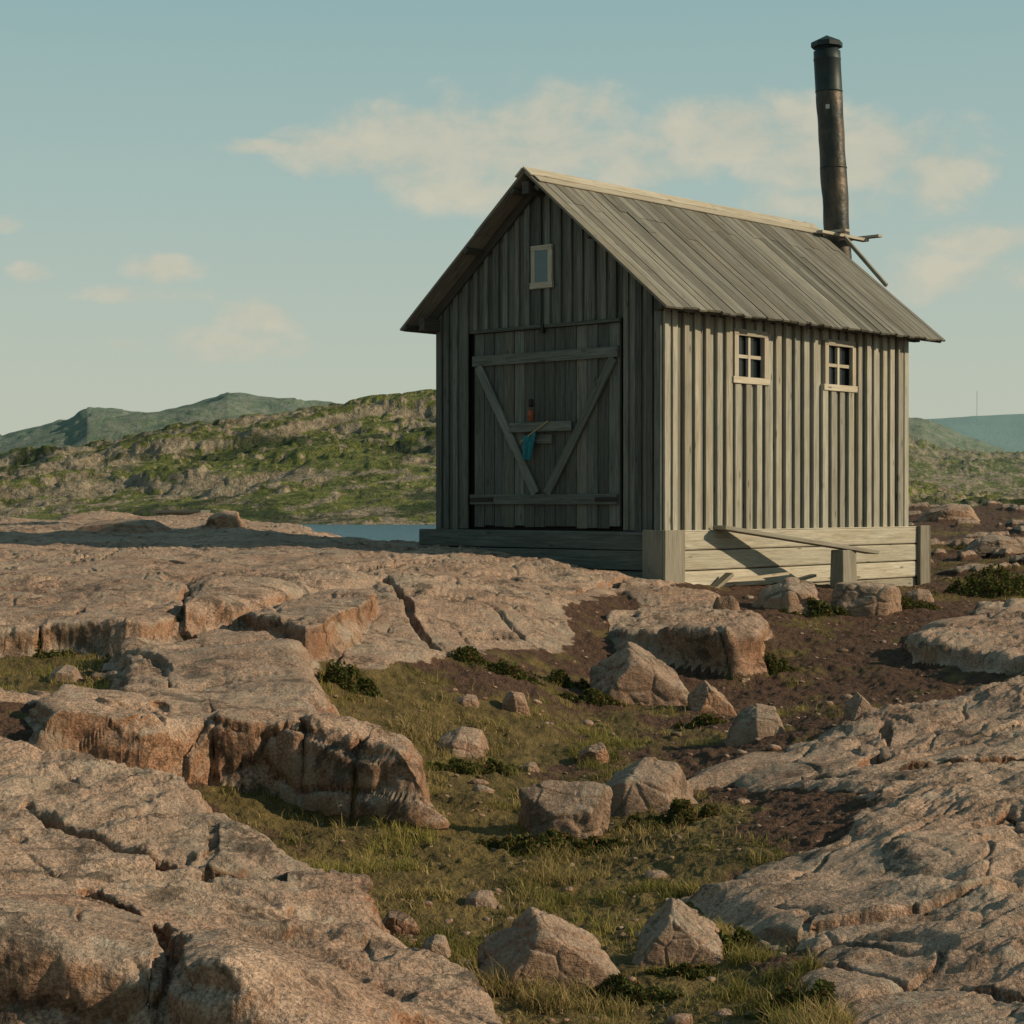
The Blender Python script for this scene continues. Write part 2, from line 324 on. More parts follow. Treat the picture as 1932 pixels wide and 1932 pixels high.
def np_mesh(name,V,Fc,mat,attr=None,aname='mask',smooth=True):
    me=bpy.data.meshes.new(name); me.vertices.add(len(V)); me.vertices.foreach_set('co',V.astype(np.float32).ravel())
    k=Fc.shape[1]; me.loops.add(Fc.size); me.loops.foreach_set('vertex_index',Fc.astype(np.int32).ravel())
    me.polygons.add(len(Fc)); me.polygons.foreach_set('loop_start',np.arange(0,Fc.size,k,dtype=np.int32))
    if smooth: me.polygons.foreach_set('use_smooth',np.ones(len(Fc),bool))
    me.update(calc_edges=True)
    if attr is not None:
        a=me.color_attributes.new(aname,'FLOAT_COLOR','POINT'); a.data.foreach_set('color',attr.astype(np.float32).ravel())
    me.materials.append(mat); o=bpy.data.objects.new(name,me); sc.collection.objects.link(o); return o

# ground fan
def geo(a,b,r): return np.exp(np.arange(math.log(a),math.log(b),r))
yr=np.concatenate([geo(.4,3.8,.05),geo(3.8,8.9,.002),geo(8.9,10.4,.0009),geo(10.4,32,.0023),geo(32,62,.008),geo(62,225,.03),geo(225,600,.004),geo(600,5600,.008)])
us=np.concatenate([-np.exp(np.linspace(math.log(2.0),math.log(.31),70))[:-1],np.arange(-.31,.31,.00062),np.exp(np.linspace(math.log(.31),math.log(2.0),70))])
U,YY=np.meshgrid(us,yr); XX=U*YY; zz,rk,gg=terrain(XX.ravel(),YY.ravel())
nr,nc=YY.shape
V=np.stack([XX.ravel(),YY.ravel(),zz],1)
Vg=V.reshape(nr,nc,3).copy()
def wrap_nrm(G):
    S=G.copy()
    for _ in range(3):
        S[1:-1]=(S[:-2]+S[1:-1]*2+S[2:])/4; S[:,1:-1]=(S[:,:-2]+S[:,1:-1]*2+S[:,2:])/4
    du=np.gradient(S,axis=1); dv=np.gradient(S,axis=0); Nn=np.cross(du,dv); return Nn/(np.linalg.norm(Nn,axis=2,keepdims=True)+1e-12)
Nn=wrap_nrm(Vg)
near=(YY<32)&(YY>4.0)&(Nn[...,2]<.85)
st=ss(.85,.5,Nn[...,2][near])*rk.reshape(nr,nc)[near]
xs,ys,zs=Vg[near].T; Nh=Nn[near]; t=xs*.92+ys*.38
f1,f2,idv=voro(t/.42+.3*fbm(t*1.5,zs*1.5,2,600),zs/.24+.3*fbm(t*1.5,zs*1.5,2,601),610); e=f2-f1
dsp=(.040*fbm(t*2.2,zs*3.0,6,620,.55)+(idv-.5)*.065*ss(0,.12,e)-.028*np.exp(-(e/.04)**2))*st
Vg[near]+=Nh*dsp[:,None]
V=Vg.reshape(-1,3)
idx=np.arange(nr*nc).reshape(nr,nc); Fc=np.stack([idx[:-1,:-1],idx[:-1,1:],idx[1:,1:],idx[1:,:-1]],-1).reshape(-1,4)
MG=mat_ground(); np_mesh('ground',V,Fc,MG,np.stack([rk,gg,rk*0,rk*0+1],1))
def hit(px,py):
    y=np.exp(np.linspace(math.log(3.9),math.log(60),3000)); x=(px-CX)/F*y; z,_,_=terrain(x,y); ray=-(py-HY)/F*y
    i=np.argmax(z>=ray); return x[i],y[i],z[i]

# lake
m,T=material('water'); T.b.inputs['Roughness'].default_value=.3
g=T.new('ShaderNodeNewGeometry'); T.put(T.b.inputs['Base Color'],(.045,.12,.17))
T.put(T.b.inputs['Normal'],T.bump(T.noise(T.mapping(g.outputs['Position'],scale=(.5,1,1)),1.5,5,.6),1.,.8))
np_mesh('lake',np.array([[-600,48,-3.0],[500,48,-3.0],[500,300,-3.0],[-600,300,-3.0]],float),np.array([[0,1,2,3]]),m)

# ------------------------------------------------------------ boulders
MR=mat_rock()
import bmesh
_bm=bmesh.new(); bmesh.ops.create_icosphere(_bm,subdivisions=6,radius=1); ICO=np.array([v.co[:] for v in _bm.verts]); ICOF=np.array([[v.index for v in f.verts] for f in _bm.faces]); _bm.free()
_bm=bmesh.new(); bmesh.ops.create_icosphere(_bm,subdivisions=2,radius=1); ICS=np.array([v.co[:] for v in _bm.verts]); ICSF=np.array([[v.index for v in f.verts] for f in _bm.faces]); _bm.free()
def rockshape(D,planes,k=26):
    acc=0
    for n,d in planes:
        c=np.maximum(D@np.array(n)/np.linalg.norm(n),0)/d; acc=acc+c**k
    return 1/np.maximum(acc,1e-9)**(1/k)
def rplanes(r,nn=11):
    pl=[((r.uniform(-.4,.4),r.uniform(-.5,.2),1),.55+.2*r.random()),((0,0,-1),.7)]
    for i in range(nn):
        a=2*math.pi*(i+r.random()*.9)/nn; pl.append(((math.cos(a),math.sin(a),-.2+1.5*r.random()**1.3),.62+.42*r.random()))
    return pl
def boulder(px,py,w,h,dr=.8,seed=0,planes=None,rz=0,nz=.08):
    x,y,z=hit(px,py); W=w/F*y; H=h/F*y
    r=random.Random(seed); pl=planes or rplanes(r)
    R=rockshape(ICO,pl,34); P=ICO*R[:,None]
    P=P/(P.max(0)-P.min(0)).max()*2
    nn=np.array([mnoise.fractal(Vector(p*1.3)+Vector((seed*3.1,0,0)),.85,2.1,6) for p in P]); P=P*(1+nz*nn)[:,None]
    vv=[mnoise.voronoi(Vector(p*1.8)+Vector((seed*5.1,0,0)))[0] for p in P[:]]
    P=P*(1-.06*np.exp(-((np.array([b[1]-b[0] for b in vv]))/.07)**2))[:,None]
    c,s=math.cos(rz),math.sin(rz); P=np.stack([P[:,0]*c-P[:,1]*s,P[:,0]*s+P[:,1]*c,P[:,2]],1)
    ext=P.max(0)-P.min(0)
    P=P*np.array([W*1.05/ext[0],W*dr/ext[1],H*1.45/ext[2]])
    P[:,2]-=P[:,2].max()-H
    o=np_mesh('boulder',P,ICOF,MR); o.location=(x,y+W*dr*.4,z-.0); return o
peak=[((-.75,-.35,.75),.62),((.55,-.25,.85),.60),((.1,-1,.35),.62),((0,.9,.5),.75),((1,.1,.2),.95),((-1,.1,.05),.9),((0,0,-1),.6),((-.1,-.5,1),.72)]
slabr=[((.15,-.3,1),.42),((-.4,-.2,1),.46),((.2,-1,.5),.62),((-.6,-.8,.4),.72),((1,-.2,.5),.8),((-1,-.1,.7),.78),((0,1,.4),.8),((0,0,-1),.6),((.7,-.6,.9),.66)]
B=[(1205,1330,208,112,.8,1,peak,0),(1343,1348,92,60,.8,2,peak,.2),(1440,1395,125,60,.8,3,slabr,.1),(1628,1350,64,42,.8,4,peak,.3),(970,1345,55,38,.9,5,None,0),
(868,1432,138,50,.8,6,slabr,0),(1125,1440,62,36,.9,7,None,0),(1215,1535,225,92,.7,8,slabr,-.25),(1050,1582,178,100,.8,31,None,.6),(1030,1880,290,145,.7,10,peak,.1),
(1285,1825,205,112,.8,11,peak,-.2),(1502,1160,158,68,.7,12,slabr,.1),(1645,1160,135,60,.7,33,None,-.2),(880,1335,62,22,.8,14,slabr,0),(112,1290,76,30,.8,15,slabr,0),
(745,1765,90,38,.8,16,None,0),(905,1712,72,24,.8,17,slabr,0),
(225,1004,225,26,.25,21,slabr,0),(420,994,90,32,.4,22,slabr,0),(1800,985,130,32,.5,23,slabr,0),(1890,1035,120,26,.5,24,slabr,.3),(1370,1150,50,25,.7,25,None,0),(1740,1135,70,22,.8,26,slabr,0),(820,1800,60,28,.8,27,slabr,0),(1000,1455,40,14,.8,28,slabr,0),(1405,1290,40,14,.8,29,slabr,0)]
for b in B: boulder(*b[:5],seed=b[5],planes=b[6],rz=b[7])
vs=[];fs=[];k=0
for i in range(1500):
    y=random.uniform(5,26)**1.0; px=random.uniform(550,2000); x=(px-CX)/F*y
    vs.append((x,y))
A=np.array(vs); z,r_,g_=terrain(A[:,0],A[:,1]); vs=[]
for (x,y),zz_,rr in zip(A,z,r_):
    if rr>.3: continue
    s=random.uniform(.007,.022)*(1+1.6*(random.random()<.05)); P=ICS*rockshape(ICS,rplanes(random,7),14)[:,None]
    vs.append(P*np.array([s,s*random.uniform(.6,1.2),s*.6])+np.array([x,y,zz_+s*.15])); fs.append(ICSF+k); k+=len(P)
if vs: np_mesh('pebbles',np.concatenate(vs),np.concatenate(fs),MR,smooth=False)

# ------------------------------------------------------------ grass & plants
def leafmat(name,ca,cb,cc):
    m,T=material(name); a=T.new('ShaderNodeAttribute',attribute_name='mask'); s=T.new('ShaderNodeSeparateColor'); T.L.new(a.outputs['Color'],s.inputs[0])
    c=T.mix(s.outputs[0],ca,cb); c=T.mix(T.mr(s.outputs[1],.6,.9,0,1),c,cc)
    T.put(T.b.inputs['Base Color'],c); tr=T.new('ShaderNodeBsdfTranslucent'); T.put(tr.inputs[0],c)
    mx=T.new('ShaderNodeMixShader'); mx.inputs[0].default_value=.35; T.L.new(T.b.outputs[0],mx.inputs[1]); T.L.new(tr.outputs[0],mx.inputs[2]); T.L.new(mx.outputs[0],T.out.inputs[0]); return m
MGR=leafmat('grass_blades',(.085,.088,.022),(.30,.26,.075),(.40,.29,.135))
MLF=leafmat('leaves',(.028,.043,.013),(.125,.14,.035),(.17,.085,.035))
def blades(x,y,z,h,w,colr):
    n=len(x); a=rng.uniform(0,2*np.pi,n); dx=np.cos(a);dy=np.sin(a); b=rng.uniform(0,2*np.pi,n); lean=rng.uniform(.1,.9,n)*h; lx=np.cos(b)*lean;ly=np.sin(b)*lean
    V=np.zeros((n,6,3))
    for i,(t,wd) in enumerate(((0,1.),(.55,.75),(1.,.12))):
        cx=x+lx*t*t;cy=y+ly*t*t;cz=z+h*t*(1-.2*t)
        V[:,2*i]=np.stack([cx-dx*w*wd/2,cy-dy*w*wd/2,cz],1); V[:,2*i+1]=np.stack([cx+dx*w*wd/2,cy+dy*w*wd/2,cz],1)
    k=np.arange(n)[:,None]*6; Fq=np.concatenate([k+np.array([0,1,3,2]),k+np.array([2,3,5,4])],0)
    return V.reshape(-1,3),Fq,np.repeat(colr,6,0)
N=1050000
px=rng.uniform(-100,2050,N); y=np.exp(rng.uniform(math.log(4.5),math.log(28),N)); x=(px-CX)/F*y
gsum=np.zeros(N)
for p,yy,r,w in grassblobs:
    a=(p-CX)/F*yy; gsum+=w*np.exp(-(((x-a)**2+((y-yy)*.7)**2)/(r*r)))
q=gsum>.18; x=x[q];y=y[q]; z,r_,g_=terrain(x,y)
tuft=ss(-.05,.55,fbm(x*2.6,y*2.6,4,300,.6))
q=(rng.uniform(0,1,len(x))<g_*(.05+.95*tuft))&(r_<.35); x=x[q];y=y[q];z=z[q];tuft=tuft[q]
n=len(x); col=np.zeros((n,4)); col[:,0]=np.clip(.45+.9*fbm(x*1.0,y*1.0,3,310)+rng.normal(0,.2,n),0,1); col[:,1]=rng.uniform(0,1,n)*.75+.45*ss(-.3,.4,fbm(x*1.1,y*1.1,3,320)); col[:,3]=1
h=rng.uniform(.008,.040,n)*(.4+1.6*tuft)*(1+.6*ss(8,6,y))+(rng.uniform(0,1,n)<.07)*.045
Vg_,Fg,Cg=blades(x,y,z-.006,h,rng.uniform(.0022,.0042,n)*(1+y/25),col); np_mesh('grass',Vg_,Fg,MGR,Cg)
print('blades',n)
def shrub(px,py,rx,ry,h,n,seed,red=.0):
    x0,y0,z0=hit(px,py); r=np.random.default_rng(seed)
    rx=rx/F*y0; hh=h/F*y0*.8
    a=r.uniform(0,2*np.pi,n); q=np.sqrt(r.uniform(0,1,n)); x=x0+np.cos(a)*q*rx*(1+.3*np.sin(3*a+seed)); y=y0+ry*rx+np.sin(a)*q*rx*ry
    z,rr,_=terrain(x,y); dens=ss(-.35,.35,fbm(x*7,y*7,3,seed)); top=hh*(1-q**2)*(.25+.9*dens)
    keep=(rr<.5)&(z<z0+.12)&(r.uniform(0,1,n)<.1+.9*dens)
    z=z+top*r.uniform(.05,1,n)**.6
    if keep.sum()<50: return
    x=x[keep];y=y[keep];z=z[keep]; n=len(x)
    s=r.uniform(.005,.012,n)*(1+y0/20); u=r.normal(0,1,(n,3)); u/=np.linalg.norm(u,axis=1)[:,None]; v=r.normal(0,1,(n,3)); v-=u*(u*v).sum(1)[:,None]; v/=np.linalg.norm(v,axis=1)[:,None]
    c=np.stack([x,y,z],1); s=s[:,None]
    V=np.stack([c-u*s*1.4,c+v*s*.6,c+u*s*1.4,c-v*s*.6],1).reshape(-1,3); Fq=np.arange(n*4).reshape(-1,4)
    col=np.zeros((n,4)); col[:,0]=r.uniform(0,1,n); col[:,1]=r.uniform(0,.72+red,n); col[:,3]=1
    np_mesh('heath_shrub',V,Fq,MLF,np.repeat(col,4,0))
for i,a in enumerate([(650,1300,70,.6,50,4000,0),(900,1460,90,.5,34,5000,.05),(1270,1560,85,.5,48,6000,.25),(1440,1240,55,.5,46,4500,0),(1530,1165,60,.4,36,3500,0),(1890,1130,90,.6,60,7000,0),(1200,1900,90,.5,60,6000,0.1),(1540,1905,100,.5,50,8000,.05),(1370,1800,60,.6,50,3500,0),(770,1810,40,.5,26,2000,.3),(290,1455,35,.5,22,1500,.1),(880,1250,45,.5,24,2000,0),(1120,1330,60,.3,22,2000,.1),(1300,1850,60,.5,40,3500,.1),(400,1160,50,.4,24,2500,.1),(1040,1610,130,.4,38,8000,.15),(1330,1370,60,.4,26,2500,.1),(1700,1150,70,.4,24,3000,.1),(960,1275,60,.4,30,2500,.05),(1075,1300,60,.4,30,2500,.05),(1880,1020,70,.4,22,2500,.1),(100,1240,90,.4,22,3500,.1)]):
    shrub(*a[:6],seed=400+i,red=a[6]+.15)

# ------------------------------------------------------------ wood builder
class MB:
    def __init__(s): s.v=[];s.f=[];s.uv=[];s.c=[];s.n=0
    def hexa(s,p,ax,rnd=None,dim=None):
        fl=[(0,3,2,1),(4,5,6,7),(0,1,5,4),(1,2,6,5),(2,3,7,6),(3,0,4,7)]
        o=(random.uniform(0,50),random.uniform(0,50)); r=rnd if rnd is not None else (random.random(),random.random())
        loc=dim if dim is not None else p
        for f in fl:
            s.f.append([s.n+i for i in f])
            for i in f:
                q=loc[i]; oth=[q[j] for j in range(3) if j!=ax]; s.uv.append((oth[0]+oth[1]+o[0],q[ax]+o[1]))
        s.v+= [tuple(q) for q in p]; s.c+=[(r[0],r[1],0,1)]*8; s.n+=8
    def box(s,a,b,ax=2,rnd=None,M=None,jit=0):
        x0,y0,z0=a;x1,y1,z1=b
        p=[(x0,y0,z0),(x1,y0,z0),(x1,y1,z0),(x0,y1,z0),(x0,y0,z1),(x1,y0,z1),(x1,y1,z1),(x0,y1,z1)]
        if jit: p=[tuple(c+random.uniform(-jit,jit) for c in q) for q in p]
        d=p
        if M is not None: p=[tuple(M@Vector(q)) for q in p]
        s.hexa(p,ax,rnd,d)
    def beam(s,A,Bp,w,t,up=(0,0,1),rnd=None):
        A=Vector(A);Bp=Vector(Bp);d=Bp-A;L=d.length;d.normalize();u=Vector(up);side=d.cross(u).normalized();u=side.cross(d)
        M=Matrix(((d.x,side.x,u.x,A.x),(d.y,side.y,u.y,A.y),(d.z,side.z,u.z,A.z),(0,0,0,1)))
        s.box((0,-w/2,-t/2),(L,w/2,t/2),0,rnd,M)
    def obj(s,name,mat,parent=None,bev=.004):
        me=bpy.data.meshes.new(name); me.from_pydata(s.v,[],s.f); uvl=me.uv_layers.new(name='UVMap')
        uvl.data.foreach_set('uv',np.array(s.uv,np.float32).ravel())
        a=me.color_attributes.new('rnd','FLOAT_COLOR','POINT'); a.data.foreach_set('color',np.array(s.c,np.float32).ravel())
        me.materials.append(mat); o=bpy.data.objects.new(name,me); sc.collection.objects.link(o)
        if bev: md=o.modifiers.new('b','BEVEL'); md.width=bev; md.segments=2; md.limit_method='ANGLE'
        if parent: o.parent=parent
        return o
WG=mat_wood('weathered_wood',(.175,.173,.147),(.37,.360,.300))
WF=mat_wood('weathered_wood_shaded',(.060,.070,.063),(.165,.175,.155))  # darker copy of the wood with the front's shade put into the colour
WR=mat_wood('roof_wood',(.105,.105,.090),(.235,.230,.197),.7)
WL=mat_wood('light_wood',(.27,.24,.185),(.44,.405,.325),.4)
WB=mat_wood('foundation_wood',(.24,.225,.18),(.43,.40,.32),.5)
WD=mat_wood('dark_wood',(.045,.043,.036),(.10,.095,.08))
DK,_=mat_plain('light_leak_dark',(.01,.01,.01))
IRON,_=mat_plain('iron',(.03,.028,.026),.6,.6)
GL,T=mat_plain('window_glass',(.012,.016,.018),.06,0,.1); T.b.inputs['Specular IOR Level'].default_value=.5
GL2,T=mat_plain('window_glass_sky',(.035,.08,.085),.15,0,.1); T.b.inputs['Specular IOR Level'].default_value=.6

cab=bpy.data.objects.new('wooden_cabin',None); sc.collection.objects.link(cab)
ang=math.atan2(.7346,.6785); cab.location=(1.617,20,0); cab.rotation_euler=(0,0,ang)
L=5.01;Wd=3.41;C=Wd/2;ZB=-.30;RG=3.75;SL=.8238
def zr(y,off=.075): return RG-off-SL*abs(y-C)
mb=MB(); mb.box((.06,.06,-.9),(L-.06,Wd-.06,2.15))
p=[(.06,.06,2.15),(L-.06,.06,2.15),(L-.06,C,2.15),(.06,C,2.15),(.06,.06,2.2),(L-.06,.06,2.2),(L-.06,C,3.5),(.06,C,3.5)]; mb.hexa(p,0)
p=[(.06,C,2.15),(L-.06,C,2.15),(L-.06,Wd-.06,2.15),(.06,Wd-.06,2.15),(.06,C,3.5),(L-.06,C,3.5),(L-.06,Wd-.06,2.2),(.06,Wd-.06,2.2)]; mb.hexa(p,0)
mb.obj('light_leak_box',DK,cab,0)  # solid dark box added inside the walls to stop light leaks
def sidewall(name,y,sgn,wins):
    mb=MB(); pitch=.192; n=int(round(L/pitch)); pitch=L/n
    def seg(x0,x1,t0,t1,rnd=None):
        spans=[(ZB,zr(0)-.0)]
        for wx0,wx1,wz0,wz1 in wins:
            if x1>wx0 and x0<wx1: spans=[(ZB,wz0),(wz1,zr(0))]
        ya,yb=sorted((y+sgn*t0,y+sgn*t1))
        rnd=rnd or (random.random(),random.random())
        for a,b in spans: mb.box((x0,ya,a+random.uniform(-.012,.008)),(x1,yb,b),2,rnd)
    for i in range(n):
        x=i*pitch; seg(x+.004,x+pitch-.004,-.025,random.uniform(-.002,.003))
    for i in range(1,n):
        x=i*pitch+random.uniform(-.014,.014); w=random.uniform(.040,.060); seg(x-w,x+w,.004,.036+random.uniform(-.006,.014),(random.uniform(.3,1),random.random()))
    seg(.0,.10,.004,.032,(.8,.3)); seg(L-.10,L,.004,.034,(.9,.3))
    mb.obj(name,WG,cab)
wins=[(1.25,1.90,1.40,1.95),(3.08,3.75,1.40,1.95)]
sidewall('wall_side',0,-1,wins); sidewall('wall_side_back',Wd,1,[])
for wx0,wx1,wz0,wz1 in wins:
    mb=MB(); t=.075; yo=-.055
    mb.box((wx0-.03,yo,wz0-.045),(wx1+.03,.0,wz0+.03),0,(.95,.2)); mb.box((wx0,yo+.01,wz1-t+.02),(wx1,.0,wz1+.02),0,(.3,.2))
    mb.box((wx0,yo+.006,wz0+.03),(wx0+t,.0,wz1-t+.02),2,(.7,.2)); mb.box((wx1-t,yo+.004,wz0+.03),(wx1,.0,wz1-t+.02),2,(.6,.6))
    a=wx0+t;b=wx1-t;c=wz0+.03;d=wz1-t+.02;m_=(a+b)/2;h_=(c+d)/2
    mb.box((m_-.022,-.015,c),(m_+.022,.01,d),2,(.9,.2)); mb.box((a,-.012,h_-.02),(m_-.022,.01,h_+.02),0,(.8,.2)); mb.box((m_+.022,-.012,h_-.02),(b,.01,h_+.02),0,(.8,.2))
    mb.obj('window_frame',WL,cab,.003)
    mb=MB(); mb.box((wx0+.01,.03,wz0),(wx1-.01,.05,wz1)); mb.obj('window_glass',GL,cab,0)
def gable(name,x,sgn,door):
    mb=MB(); pitch=.162; n=int(round(Wd/pitch)); pitch=Wd/n
    def seg(y0,y1,t0,t1,r=None,zlow=ZB):
        xa,xb=sorted((x+sgn*t0,x+sgn*t1)); r=r or (random.random(),random.random())
        spans=[(y0,y1)]
        if y0<C<y1: spans=[(y0,C),(C,y1)]
        for a,b in spans:
            z0=zlow+random.uniform(-.01,.01)
            if door and b>.573 and a<2.80: z0=2.02+random.uniform(-.03,.015)
            mb.hexa([(xa,a,z0),(xb,a,z0),(xb,b,z0),(xa,b,z0),(xa,a,zr(a)),(xb,a,zr(a)),(xb,b,zr(b)),(xa,b,zr(b))],2,r)
    for i in range(n): seg(i*pitch+.003,(i+1)*pitch-.003,-.022,random.uniform(0,.004))
    for i in range(1,n):
        yy=i*pitch+random.uniform(-.014,.014); w=random.uniform(.028,.045)
        seg(yy-w,yy+w,.006,.03+random.uniform(0,.008))
    seg(0,.09,.006,.034,(.8,.2)); seg(Wd-.09,Wd,.006,.034)
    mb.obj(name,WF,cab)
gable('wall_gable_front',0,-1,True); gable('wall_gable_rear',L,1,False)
mb=MB(); y0,y1,z0,z1=1.545,1.865,2.47,2.93; t=.06; X0=-.06
mb.box((X0,y0-.01,z0-.03),(-.02,y1+.01,z0+t-.02),1,(.7,.1)); mb.box((X0+.004,y0,z1-t),(-.02,y1,z1),1,(.7,.1)); mb.box((X0+.006,y0,z0+t-.02),(-.02,y0+t,z1-t),2,(.8,.1)); mb.box((X0+.008,y1-t,z0+t-.02),(-.02,y1,z1-t),2,(.7,.1)); mb.obj('gable_window_frame',WB,cab,.003)
mb=MB(); mb.box((-.047,y0+.03,z0+.03),(-.0385,y1-.03,z1-.03)); mb.obj('gable_window_glass',GL2,cab,0)
mb=MB(); n=14; a0=.585;a1=2.79; w=(a1-a0)/n
for i in range(n):
    g=.006 if i!=n//2 else .012
    mb.box((-.004-random.uniform(0,.01),a0+i*w+g/2,ZB+.02+random.uniform(0,.03)),(.03,a0+(i+1)*w-.004,1.985),2,(random.uniform(0,.9),random.random()))
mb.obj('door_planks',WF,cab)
mb=MB()
mb.box((-.055,.585,1.605),(-.016,2.79,1.725),1,(.6,.3)); mb.box((-.052,.60,-.01),(-.016,2.83,.105),1,(.45,.3))
mb.beam((-.036,2.70,1.60),(-.036,1.80,.11),.035,.11,up=(0,1,.3),rnd=(1,.2)); mb.beam((-.036,.65,1.60),(-.036,1.63,.11),.035,.11,up=(0,1,-.3),rnd=(.5,.2))
mb.box((-.075,1.24,.815),(-.056,2.18,.925),1,(.75,.3)); mb.box((-.05,1.55,.68),(-.017,2.0,.78),1,(.5,.3))
mb.box((-.05,.56,1.99),(-.0,2.82,2.03),1,(.15,.3))
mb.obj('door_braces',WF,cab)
mb=MB(); mb.box((-.062,.59,.02),(-.0555,.90,.07),1); mb.box((-.062,2.45,.02),(-.0555,2.82,.07),1); mb.box((-.07,1.66,1.93),(-.03,1.70,2.03)); mb.obj('hinges',IRON,cab,0)
m1,_=mat_plain('teal_cloth',(.02,.14,.17),.9,0,.3,20); m2,_=mat_plain('orange_plastic',(.20,.06,.03),.6,0,.4,20); m3,_=mat_plain('rope',(.3,.25,.15),.9)
V=[];Fq=[]
for i in range(9):
    t=i/8
    for j in range(7):
        s=j/6; wid=.17*(1-.72*t)+.03; V.append((-.105-.02*math.sin(s*9+t*2),1.91-wid*.1-(s-.2)*wid, .78-.28*t+.05*(s-.5)*(1-t)))
for i in range(8):
    for j in range(6): a=i*7+j; Fq.append((a,a+1,a+8,a+7))
me=bpy.data.meshes.new('hanging_cloth'); me.from_pydata(V,[],Fq); me.materials.append(m1); o=bpy.data.objects.new('hanging_cloth',me); sc.collection.objects.link(o); o.parent=cab
mb=MB(); mb.beam((-.10,1.98,.70),(-.10,1.56,.93),.012,.012); mb.obj('stick',m3,cab,0)
def lathe(name,prof,mat,loc,parent=None,seg=24,smooth=True):
    V=[];Fq=[]
    for r,z,*o_ in prof:
        ox,oy=(o_+[0,0])[:2]
        for i in range(seg): a=2*math.pi*i/seg; V.append((r*math.cos(a)+ox,r*math.sin(a)+oy,z))
    for k in range(len(prof)-1):
        for i in range(seg): Fq.append((k*seg+i,k*seg+(i+1)%seg,(k+1)*seg+(i+1)%seg,(k+1)*seg+i))
    me=bpy.data.meshes.new(name); me.from_pydata(V,[],Fq); me.materials.append(mat); me.polygons.foreach_set('use_smooth',[smooth]*len(Fq))
    o=bpy.data.objects.new(name,me); sc.collection.objects.link(o); o.location=loc; o.parent=parent; return o
lathe('handle_buoy',[(0.001,0),(.035,.02),(.042,.07),(.035,.12),(.02,.14),(.001,.15)],m2,(-.12,1.80,.93),cab,12)
lathe('handle_loop',[(0.001,0),(.03,.01),(.03,.09),(.001,.1)],IRON,(-.115,1.80,1.09),cab,12)

# foundation
mb=MB()
rz_=[(-.305,-.505),(-.515,-.725),(-.735,-.93),(-.94,-1.2)]
for a,b in rz_[:3]:
    mb.box((-.02,-.075,b),(5.28,.02,a),0,(random.uniform(.6,1),random.random()),jit=.006)
mb.box((.5,-.05,-1.2),(5.28,.0,-.94),0,(.3,.3))
mb.obj('foundation_side',WB,cab,.018)
mb=MB()
for a,b in rz_[:3]: mb.box((-.11,-.02,b),(-.0,Wd+.22,a),1,(random.uniform(.3,.8),.2),jit=.004)
for a,b in rz_[:3]: mb.box((-.02,Wd-.02,b),(5.28,Wd+.1,a),0,(.4,.2)); mb.box((5.28,-.02,b),(5.35,Wd+.1,a),1,(.4,.2))
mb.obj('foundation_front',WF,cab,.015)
mb=MB()
mb.box((-.15,-.115,-.85),(-.112,.16,-.285),2,(.0,.2)); mb.box((-.15,-.155,-.87),(.20,-.117,-.285),2,(.15,.2))
mb.box((5.14,-.13,-1.25),(5.40,-.078,-.28),2,(.0,.1)); mb.box((5.352,-.13,-1.25),(5.40,.2,-.28),2,(.1,.1))
mb.obj('foundation_posts',WB,cab,.006)
mb=MB(); mb.box((.02,-.076,-.302),(5.26,-.0,-.29),0,(1,.2)); mb.obj('sill_board',WB,cab,.002)
mb=MB(); mb.beam((.9,-.15,-.86),(2.0,-.25,-.80),.05,.03); mb.beam((1.9,-.15,-.95),(2.6,-.2,-.84),.09,.03); mb.beam((.7,-.14,-.95),(.95,-.2,-.78),.12,.04); mb.obj('scrap_boards',WL,cab,.002)

# roof
th=math.atan(SL); ct,st_=math.cos(th),math.sin(th); slen=2.015/ct
def slope(side):
    s=-1 if side==0 else 1
    return Matrix(((1,0,0,0),(0,s*ct,s*st_*1.0,C),(0,-st_,ct,RG),(0,0,0,1)))
for side,nm in ((0,'roof_slope'),(1,'roof_slope_far')):
    M=slope(side); mb=MB(); x=-.344; xe=L+.445
    while x<xe-.02:
        w=random.uniform(.115,.16); w=min(w,xe-x); r=(random.uniform(.15,.85),random.random()); ex=random.uniform(-.02,.025); cut=random.choice([.62,.66,1.0,None,None,None,.7])
        if cut is None: mb.box((x+.004,.0,-.03),(x+w-.004,slen+ex,random.uniform(-.004,.004)),1,r,M)
        else:
            cut+=random.uniform(-.02,.02)
            mb.box((x+.004,.0,-.028),(x+w-.004,cut,random.uniform(.0,.006)),1,r,M); mb.box((x+.005,cut+.004,-.03),(x+w-.004,slen+ex,random.uniform(-.006,.001)),1,(min(1,max(0,r[0]+random.uniform(-.25,.25))),random.random()),M)
        x+=w
    mb.obj(nm,WR,cab,.003)
    mb=MB()
    mb.box((-.34,slen-.10,-.075),(xe-.01,slen-.03,-.031),0,(.5,.2),M); mb.box((-.335,1.2,-.075),(xe-.01,1.27,-.031),0,(.5,.2),M); mb.box((-.335,.25,-.075),(xe-.01,.32,-.031),0,(.5,.2),M)
    mb.box((-.07,.05,-.13),(-.036,slen-.22,-.032),1,(.3,.2),M)
    for k in range(8):
        xx=.25+k*.66; mb.box((xx,slen-.55,-.16),(xx+.06,slen-.14,-.076),1,(.4,.2),M)
    mb.obj('rafters',WD,cab,.003)
mb=MB()
mb.box((-.06,-.02,2.07),(L+.30,.07,2.20),0,(.4,.3)); mb.box((-.30,Wd-.07,2.05),(L+.3,Wd+.02,2.2),0,(.4,.3)); mb.box((-.32,C-.05,3.48),(L+.4,C+.05,3.62),0,(.5,.3))
mb.obj('purlins',WD,cab,.004)
mb=MB()
